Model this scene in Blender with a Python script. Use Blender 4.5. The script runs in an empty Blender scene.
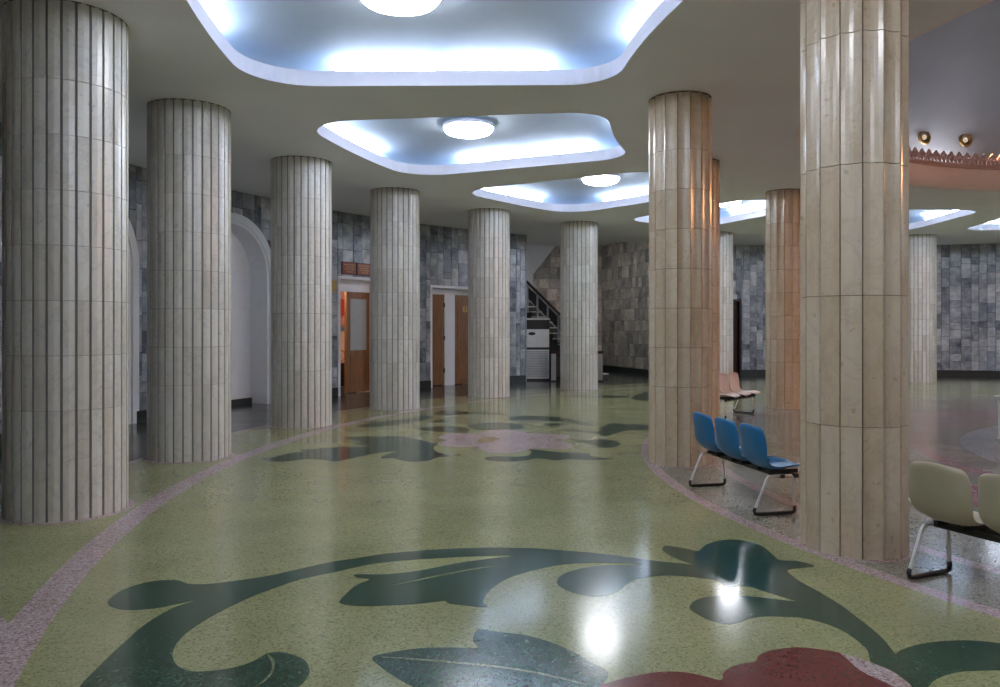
import bpy, bmesh, math, random
from mathutils import Vector, Matrix

# ---------------------------------------------------------------- camera, world, exposure
scene = bpy.context.scene
COL = scene.collection
cam_data = bpy.data.cameras.new('camera')
cam_data.sensor_width = 36.0
cam_data.lens = 28.0
cam_data.shift_y = -0.0162
cam_data.clip_end = 200
cam = bpy.data.objects.new('camera', cam_data)
cam.location = (0, 0, 1.6)
cam.rotation_euler = (math.radians(90), 0, 0)
COL.objects.link(cam)
scene.camera = cam
world = bpy.data.worlds.new('world')
scene.world = world
world.use_nodes = True
world.node_tree.nodes['Background'].inputs[0].default_value = (0.02, 0.02, 0.022, 1)
world.node_tree.nodes['Background'].inputs[1].default_value = 0.3
scene.view_settings.view_transform = 'Standard'
scene.view_settings.look = 'None'
scene.view_settings.gamma = 1.0
scene.view_settings.use_curve_mapping = False
scene.view_settings.exposure = 1.7
scene.cycles.use_denoising = True
scene.cycles.max_bounces = 12
scene.cycles.diffuse_bounces = 8
scene.cycles.glossy_bounces = 4
scene.cycles.sample_clamp_indirect = 10.0
TUBE_E = 17.0        # cold fluorescent tubes in the coves
DISC_E = 13.0         # round ceiling lamps
WARM_W = 260.0        # warm dome downlights
COOL = (0.80, 0.87, 1.0)
WARM = (1.0, 0.46, 0.20)

rnd = random.Random(7)
CX, CY = 10.70, 8.51          # rotunda centre on the floor
HC = 4.30                     # hall ceiling
RW = 17.35                    # outer wall face
RO, RCO = 14.567, 0.484       # outer column ring, column radius
RI, RCI = 8.596, 0.361        # inner column ring
F = 778.0
def rad(d): return math.radians(d)
def P(r, th, z=0.0):
    return Vector((CX + r*math.cos(rad(th)), CY + r*math.sin(rad(th)), z))
def sight(px, r):
    """polar angle where the sight line of image column px meets the circle r"""
    k = (px-500.0)/F
    a = 1+k*k; b = -2*(k*CX+CY); c = CX*CX+CY*CY-r*r
    y = (-b+math.sqrt(b*b-4*a*c))/(2*a)
    return math.degrees(math.atan2(y-CY, k*y-CX)) % 360
def pix(v):
    return 500+F*v[0]/max(v[1], .01), 327.3-F*(v[2]-1.6)/max(v[1], .01)

# ---------------------------------------------------------------- materials
MATS = {}
def new_mat(name):
    m = bpy.data.materials.new(name); m.use_nodes = True
    nt = m.node_tree
    return m, nt, nt.nodes['Principled BSDF']
def N(nt, t, **kw):
    n = nt.nodes.new(t)
    for k, v in kw.items():
        if k.startswith('i_'):
            n.inputs[k[2:].replace('_', ' ')].default_value = v
        else:
            setattr(n, k, v)
    return n
def ramp(nt, stops, interp='LINEAR'):
    r = nt.nodes.new('ShaderNodeValToRGB'); cr = r.color_ramp; cr.interpolation = interp
    while len(cr.elements) < len(stops): cr.elements.new(0.5)
    for e, (p, c) in zip(cr.elements, stops):
        e.position = p; e.color = (*c, 1)
    return r
def plain(name, col, rough=0.5, metal=0.0, var=0.06, scale=6.0, bump=0.0, spec=0.5, emit=None, estr=0.0):
    m, nt, b = new_mat(name)
    tc = N(nt, 'ShaderNodeTexCoord')
    no = N(nt, 'ShaderNodeTexNoise', i_Scale=scale, i_Detail=4.0)
    nt.links.new(tc.outputs['Object'], no.inputs['Vector'])
    lo = tuple(max(0, c*(1-var)) for c in col); hi = tuple(min(1, c*(1+var)) for c in col)
    r = ramp(nt, [(0.3, lo), (0.7, hi)])
    nt.links.new(no.outputs['Fac'], r.inputs['Fac'])
    nt.links.new(r.outputs['Color'], b.inputs['Base Color'])
    b.inputs['Roughness'].default_value = rough
    b.inputs['Metallic'].default_value = metal
    b.inputs['Specular IOR Level'].default_value = spec
    if bump:
        bp = N(nt, 'ShaderNodeBump', i_Strength=bump, i_Distance=0.01)
        nt.links.new(no.outputs['Fac'], bp.inputs['Height']); nt.links.new(bp.outputs['Normal'], b.inputs['Normal'])
    if emit:
        b.inputs['Emission Color'].default_value = (*emit, 1); b.inputs['Emission Strength'].default_value = estr
    MATS[name] = m
    return m
def rnd_value(nt):
    """one random number for each piece, whether it is an object or an island of a joined mesh"""
    oi = N(nt, 'ShaderNodeObjectInfo'); ge = N(nt, 'ShaderNodeNewGeometry')
    ad = N(nt, 'ShaderNodeMath', operation='ADD'); fr = N(nt, 'ShaderNodeMath', operation='FRACT')
    nt.links.new(oi.outputs['Random'], ad.inputs[0]); nt.links.new(ge.outputs['Random Per Island'], ad.inputs[1])
    nt.links.new(ad.outputs[0], fr.inputs[0])
    return fr.outputs[0]
def stone(name, c_lo, c_hi, vein, vein_amt=0.5, scale=5.0, rough=0.3, tint=None, spots=0.25, cloud=0.45):
    """polished marble piece: shade by piece, cloudy tone, thin veins"""
    m, nt, b = new_mat(name); L = nt.links.new
    rv = rnd_value(nt)
    ge = N(nt, 'ShaderNodeNewGeometry')
    mul = N(nt, 'ShaderNodeMath', operation='MULTIPLY'); mul.inputs[1].default_value = 37.0
    L(rv, mul.inputs[0])
    off = N(nt, 'ShaderNodeVectorMath', operation='ADD')
    L(ge.outputs['Position'], off.inputs[0]); L(mul.outputs[0], off.inputs[1])
    n1 = N(nt, 'ShaderNodeTexNoise', i_Scale=scale, i_Detail=5.0, i_Roughness=0.6)
    L(off.outputs[0], n1.inputs['Vector'])
    mixv = N(nt, 'ShaderNodeMath', operation='MULTIPLY_ADD'); mixv.inputs[1].default_value = 1-cloud
    L(rv, mixv.inputs[0])
    sc = N(nt, 'ShaderNodeMath', operation='MULTIPLY'); sc.inputs[1].default_value = cloud
    nr = ramp(nt, [(0.28, (0, 0, 0)), (0.72, (1, 1, 1))]); L(n1.outputs['Fac'], nr.inputs['Fac']); L(nr.outputs['Color'], sc.inputs[0]); L(sc.outputs[0], mixv.inputs[2])
    stops = [(0.1, c_lo), (0.9, c_hi)]
    if tint: stops = [(0.08, c_lo), (0.45, tint), (0.92, c_hi)]
    r = ramp(nt, stops); L(mixv.outputs[0], r.inputs['Fac'])
    # veins
    n2 = N(nt, 'ShaderNodeTexNoise', i_Scale=scale*0.8, i_Detail=6.0, i_Roughness=0.65, i_Distortion=1.2)
    L(off.outputs[0], n2.inputs['Vector'])
    sub = N(nt, 'ShaderNodeMath', operation='SUBTRACT'); sub.inputs[1].default_value = 0.5; L(n2.outputs['Fac'], sub.inputs[0])
    ab = N(nt, 'ShaderNodeMath', operation='ABSOLUTE'); L(sub.outputs[0], ab.inputs[0])
    vr = ramp(nt, [(0.0, (vein_amt,)*3), (0.035, (0, 0, 0))]); L(ab.outputs[0], vr.inputs['Fac'])
    # small dark flecks
    n3 = N(nt, 'ShaderNodeTexNoise', i_Scale=scale*6, i_Detail=2.0)
    L(off.outputs[0], n3.inputs['Vector'])
    fr = ramp(nt, [(0.66, (0, 0, 0)), (0.74, (spots,)*3)]); L(n3.outputs['Fac'], fr.inputs['Fac'])
    mx = N(nt, 'ShaderNodeMath', operation='MAXIMUM'); L(vr.outputs['Color'], mx.inputs[0]); L(fr.outputs['Color'], mx.inputs[1])
    mix = N(nt, 'ShaderNodeMix', data_type='RGBA')
    L(mx.outputs[0], mix.inputs['Factor']); L(r.outputs['Color'], mix.inputs['A']); mix.inputs['B'].default_value = (*vein, 1)
    L(mix.outputs['Result'], b.inputs['Base Color'])
    b.inputs['Roughness'].default_value = rough
    MATS[name] = m
    return m
def terrazzo(name, base, dark, light, rough=0.15, scale=95.0, damt=0.2, lamt=0.25):
    m, nt, b = new_mat(name); L = nt.links.new
    ge = N(nt, 'ShaderNodeNewGeometry')
    v = N(nt, 'ShaderNodeTexVoronoi', i_Scale=scale, i_Randomness=1.0)
    L(ge.outputs['Position'], v.inputs['Vector'])
    sep = N(nt, 'ShaderNodeSeparateColor'); L(v.outputs['Color'], sep.inputs[0])
    mid = tuple((a+c)/2 for a, c in zip(base, light))
    r = ramp(nt, [(0.0, dark), (damt, base), (1-lamt, mid), (0.97, light)], 'CONSTANT')
    L(sep.outputs[0], r.inputs['Fac'])
    no = N(nt, 'ShaderNodeTexNoise', i_Scale=1.3, i_Detail=3.0); L(ge.outputs['Position'], no.inputs['Vector'])
    rr = ramp(nt, [(0.3, (0.88,)*3), (0.7, (1.08,)*3)]); L(no.outputs['Fac'], rr.inputs['Fac'])
    mul = N(nt, 'ShaderNodeMix', data_type='RGBA', blend_type='MULTIPLY'); mul.inputs['Factor'].default_value = 1
    L(r.outputs['Color'], mul.inputs['A']); L(rr.outputs['Color'], mul.inputs['B'])
    L(mul.outputs['Result'], b.inputs['Base Color'])
    # worn polish: slow change of gloss and a very slight waviness
    r2 = ramp(nt, [(0.3, (rough*0.8,)*3), (0.75, (rough*1.3,)*3)]); L(no.outputs['Fac'], r2.inputs['Fac'])
    L(r2.outputs['Color'], b.inputs['Roughness'])
    b.inputs['IOR'].default_value = 1.5
    MATS[name] = m
    return m
def emissive(name, col, strength):
    m, nt, b = new_mat(name)
    b.inputs['Base Color'].default_value = (0.9, 0.9, 0.9, 1)
    b.inputs['Emission Color'].default_value = (*col, 1)
    b.inputs['Emission Strength'].default_value = strength
    MATS[name] = m
    return m
def wood(name, lo, hi, rough=0.4):
    m, nt, b = new_mat(name); L = nt.links.new
    tc = N(nt, 'ShaderNodeTexCoord'); mp = N(nt, 'ShaderNodeMapping'); mp.inputs['Scale'].default_value = (14, 14, 1.2)
    L(tc.outputs['Object'], mp.inputs['Vector'])
    no = N(nt, 'ShaderNodeTexNoise', i_Scale=2.0, i_Detail=5.0, i_Distortion=0.6); L(mp.outputs[0], no.inputs['Vector'])
    r = ramp(nt, [(0.3, lo), (0.7, hi)]); L(no.outputs['Fac'], r.inputs['Fac'])
    L(r.outputs['Color'], b.inputs['Base Color']); b.inputs['Roughness'].default_value = rough
    MATS[name] = m
    return m

stone('column_marble', (0.50, 0.47, 0.41), (0.70, 0.68, 0.62), (0.24, 0.24, 0.23), 0.2, 2.5, 0.28, (0.61, 0.58, 0.52), 0.4)
stone('inner_marble', (0.48, 0.375, 0.255), (0.64, 0.545, 0.42), (0.24, 0.18, 0.13), 0.16, 2.5, 0.2, (0.57, 0.46, 0.335), 0.45, 0.6)
plain('groove_grout', (0.21, 0.205, 0.195), 0.8)
plain('joint_grout', (0.16, 0.12, 0.085), 0.8)
stone('wall_marble', (0.10, 0.115, 0.15), (0.74, 0.75, 0.76), (0.07, 0.085, 0.11), 0.22, 3.0, 0.22, (0.34, 0.365, 0.41), 0.3, 0.55)
stone('stair_marble', (0.20, 0.20, 0.195), (0.82, 0.74, 0.62), (0.09, 0.09, 0.09), 0.4, 3.0, 0.4, (0.47, 0.43, 0.37), 0.3, 0.5)
plain('wall_mortar', (0.08, 0.082, 0.085), 0.85)
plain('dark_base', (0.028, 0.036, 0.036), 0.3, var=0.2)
plain('ceiling_paint', (0.88, 0.885, 0.90), 0.85, var=0.03, scale=0.8)
plain('rim_paint', (0.72, 0.63, 0.61), 0.8, var=0.03)
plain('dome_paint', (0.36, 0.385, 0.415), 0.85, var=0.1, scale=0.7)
plain('white_plaster', (0.86, 0.88, 0.92), 0.6, var=0.02)
plain('cove_paint', (0.42, 0.50, 0.59), 0.7, var=0.02)  # bluish cast of the cool fluorescent light is mixed into this colour
plain('lip_paint', (0.60, 0.60, 0.68), 0.6, var=0.01)
terrazzo('terrazzo_green', (0.285, 0.294, 0.142), (0.185, 0.195, 0.092), (0.37, 0.38, 0.22), damt=0.14)
terrazzo('terrazzo_dark', (0.030, 0.072, 0.048), (0.02, 0.05, 0.034), (0.05, 0.10, 0.07), damt=0.2)
terrazzo('terrazzo_pink', (0.40, 0.305, 0.31), (0.25, 0.17, 0.18), (0.58, 0.51, 0.51), damt=0.2)
terrazzo('terrazzo_red', (0.135, 0.030, 0.030), (0.115, 0.023, 0.023), (0.15, 0.036, 0.036), scale=90)
terrazzo('terrazzo_gold', (0.40, 0.24, 0.08), (0.2, 0.1, 0.03), (0.5, 0.35, 0.15))
terrazzo('terrazzo_vein', (0.16, 0.18, 0.12), (0.12, 0.14, 0.08), (0.3, 0.32, 0.2))
terrazzo('terrazzo_grey', (0.24, 0.24, 0.19), (0.12, 0.12, 0.1), (0.34, 0.33, 0.28), rough=0.15)
terrazzo('terrazzo_blue', (0.33, 0.36, 0.40), (0.08, 0.09, 0.11), (0.26, 0.28, 0.30), rough=0.18)
terrazzo('terrazzo_rose', (0.34, 0.11, 0.14), (0.2, 0.06, 0.08), (0.42, 0.24, 0.26))
terrazzo('terrazzo_slate', (0.075, 0.09, 0.08), (0.03, 0.04, 0.035), (0.14, 0.16, 0.14), rough=0.16)
emissive('tube_glow', COOL, TUBE_E)
emissive('disc_glow', (0.92, 0.94, 1.0), DISC_E)
emissive('cornice_glow', (0.9, 0.92, 1.0), 13.0)
emissive('warm_glow', (1.0, 0.72, 0.45), 0.15)
wood('oak_wood', (0.20, 0.09, 0.032), (0.33, 0.155, 0.06))
wood('dark_wood', (0.016, 0.006, 0.005), (0.03, 0.012, 0.009))
plain('frosted_glass', (0.40, 0.42, 0.42), 0.3, var=0.03)
plain('red_plaque', (0.30, 0.07, 0.06), 0.35)
plain('gold_paint', (0.55, 0.36, 0.12), 0.35, 0.6)
plain('copper_lace', (0.46, 0.31, 0.28), 0.6, 0.0)
plain('brass', (0.42, 0.28, 0.12), 0.3, 0.9)
plain('blue_plastic', (0.012, 0.15, 0.36), 0.3, var=0.04)
plain('beige_plastic', (0.40, 0.36, 0.25), 0.35, var=0.04)
plain('rose_plastic', (0.68, 0.54, 0.48), 0.4, var=0.04)
plain('white_enamel', (0.66, 0.66, 0.64), 0.35, 0.2)
plain('black_rubber', (0.010, 0.011, 0.011), 0.5)
plain('dark_steel', (0.035, 0.036, 0.038), 0.4, 0.5)
plain('grey_steel', (0.36, 0.37, 0.38), 0.35, 0.5)
plain('appliance_white', (0.62, 0.64, 0.64), 0.4)
plain('grille_grey', (0.30, 0.33, 0.35), 0.5)
plain('peach_wall', (0.70, 0.52, 0.42), 0.7)
plain('poster_pink', (0.60, 0.24, 0.20), 0.5, var=0.7, scale=5)
plain('poster_blue', (0.10, 0.22, 0.32), 0.5)
plain('poster_red', (0.42, 0.04, 0.03), 0.5)

# ---------------------------------------------------------------- mesh helpers
class MB:
    def __init__(self): self.v = []; self.f = []
    def quad(self, a, b, c, d):
        n = len(self.v); self.v += [tuple(a), tuple(b), tuple(c), tuple(d)]; self.f.append((n, n+1, n+2, n+3)); return self
    def hexa(self, p):
        """eight corners: bottom ring 0-3, top ring 4-7"""
        n = len(self.v); self.v += [tuple(q) for q in p]
        for f in ((3, 2, 1, 0), (4, 5, 6, 7), (0, 1, 5, 4), (1, 2, 6, 5), (2, 3, 7, 6), (3, 0, 4, 7)):
            self.f.append(tuple(n+i for i in f))
        return self
    def box(self, x0, x1, y0, y1, z0, z1):
        return self.hexa([(x0, y0, z0), (x1, y0, z0), (x1, y1, z0), (x0, y1, z0), (x0, y0, z1), (x1, y0, z1), (x1, y1, z1), (x0, y1, z1)])
    def slab(self, r0, r1, t0, t1, z0, z1, seg=1):
        """block bent along a circle round the rotunda centre (t in degrees)"""
        for i in range(seg):
            a = t0+(t1-t0)*i/seg; b = t0+(t1-t0)*(i+1)/seg
            self.hexa([P(r0, a, z0), P(r1, a, z0), P(r1, b, z0), P(r0, b, z0), P(r0, a, z1), P(r1, a, z1), P(r1, b, z1), P(r0, b, z1)])
        return self
    def tube(self, pts, r, n=8, caps=True):
        pts = [Vector(p) for p in pts]; rings = []; base = len(self.v)
        up = None
        for i, p in enumerate(pts):
            d = (pts[min(i+1, len(pts)-1)]-pts[max(i-1, 0)]).normalized()
            if up is None:
                up = Vector((0, 0, 1)) if abs(d.z) < .9 else Vector((1, 0, 0))
            s = d.cross(up).normalized(); up = s.cross(d).normalized()
            for k in range(n):
                a = 2*math.pi*k/n
                self.v.append(tuple(p+s*(r*math.cos(a))+up*(r*math.sin(a))))
        for i in range(len(pts)-1):
            for k in range(n):
                a = base+i*n+k; b = base+i*n+(k+1) % n
                self.f.append((a, b, b+n, a+n))
        if caps:
            self.f.append(tuple(base+k for k in range(n))[::-1]); e = base+(len(pts)-1)*n
            self.f.append(tuple(e+k for k in range(n)))
        return self
    def lathe(self, prof, c=(0, 0), n=48, a0=0.0, a1=360.0):
        base = len(self.v); full = abs(a1-a0-360) < 1e-6; m = n if full else n+1
        for i in range(m):
            a = rad(a0+(a1-a0)*i/n)
            for r, z in prof: self.v.append((c[0]+r*math.cos(a), c[1]+r*math.sin(a), z))
        k = len(prof)
        for i in range(n):
            j = (i+1) % m
            for q in range(k-1):
                self.f.append((base+i*k+q, base+j*k+q, base+j*k+q+1, base+i*k+q+1))
        return self
    def mesh(self, name, mat, smooth=False):
        me = bpy.data.meshes.new(name); me.from_pydata(self.v, [], self.f)
        bm = bmesh.new(); bm.from_mesh(me); bmesh.ops.recalc_face_normals(bm, faces=bm.faces); bm.to_mesh(me); bm.free()
        if smooth:
            for p in me.polygons: p.use_smooth = True
        me.materials.append(MATS[mat]); return me
    def build(self, name, mat, parent=None, smooth=False, kind=None):
        return link(name, self.mesh(name, mat, smooth), parent, kind)
def link(name, data, parent=None, kind=None):
    o = bpy.data.objects.new(name, data); COL.objects.link(o)
    if parent: o.parent = parent
    if kind: o['kind'] = kind
    return o
def thing(name, label, cat, loc=(0, 0, 0), rz=0.0, group=None):
    o = link(name, None); o.location = loc; o.rotation_euler = (0, 0, rz)
    return tag(o, label, cat, group)
def tag(o, label, cat, group=None):
    o['label'] = label; o['category'] = cat
    if group: o['group'] = group
    return o
def struct(name, label, cat, data=None, parent=None):
    o = link(name, data, parent); o['kind'] = 'structure'; o['label'] = label; o['category'] = cat
    return o
def fill_loops(loops, z):
    """flat face set between an outer loop and holes; returns bmesh"""
    bm = bmesh.new(); edges = []
    for lp in loops:
        vs = [bm.verts.new((p[0], p[1], z)) for p in lp]
        edges += [bm.edges.new((vs[i], vs[(i+1) % len(vs)])) for i in range(len(vs))]
    bmesh.ops.triangle_fill(bm, edges=edges, use_beauty=True, use_dissolve=False)
    return bm
def fill_one(lp, z):
    from mathutils.geometry import tessellate_polygon
    pts = [Vector((p[0], p[1], 0)) for p in lp]
    bm = bmesh.new(); vs = [bm.verts.new((p.x, p.y, z)) for p in pts]
    for t in tessellate_polygon([pts]):
        try: bm.faces.new([vs[i] for i in t])
        except ValueError: pass
    bm.normal_update()
    return bm
def smooth_loop(pts, k=3):
    pts = [p for i, p in enumerate(pts) if (Vector(p)-Vector(pts[i-1])).length > 0.025]
    out = []; n = len(pts)
    for i in range(n):
        p0, p1, p2, p3 = (Vector(pts[(i+j-1) % n]) for j in range(4))
        for s in range(k):
            t = s/k
            out.append(0.5*((2*p1)+(p2-p0)*t+(2*p0-5*p1+4*p2-p3)*t*t+(3*p1-p0-3*p2+p3)*t**3))
    return out

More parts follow.
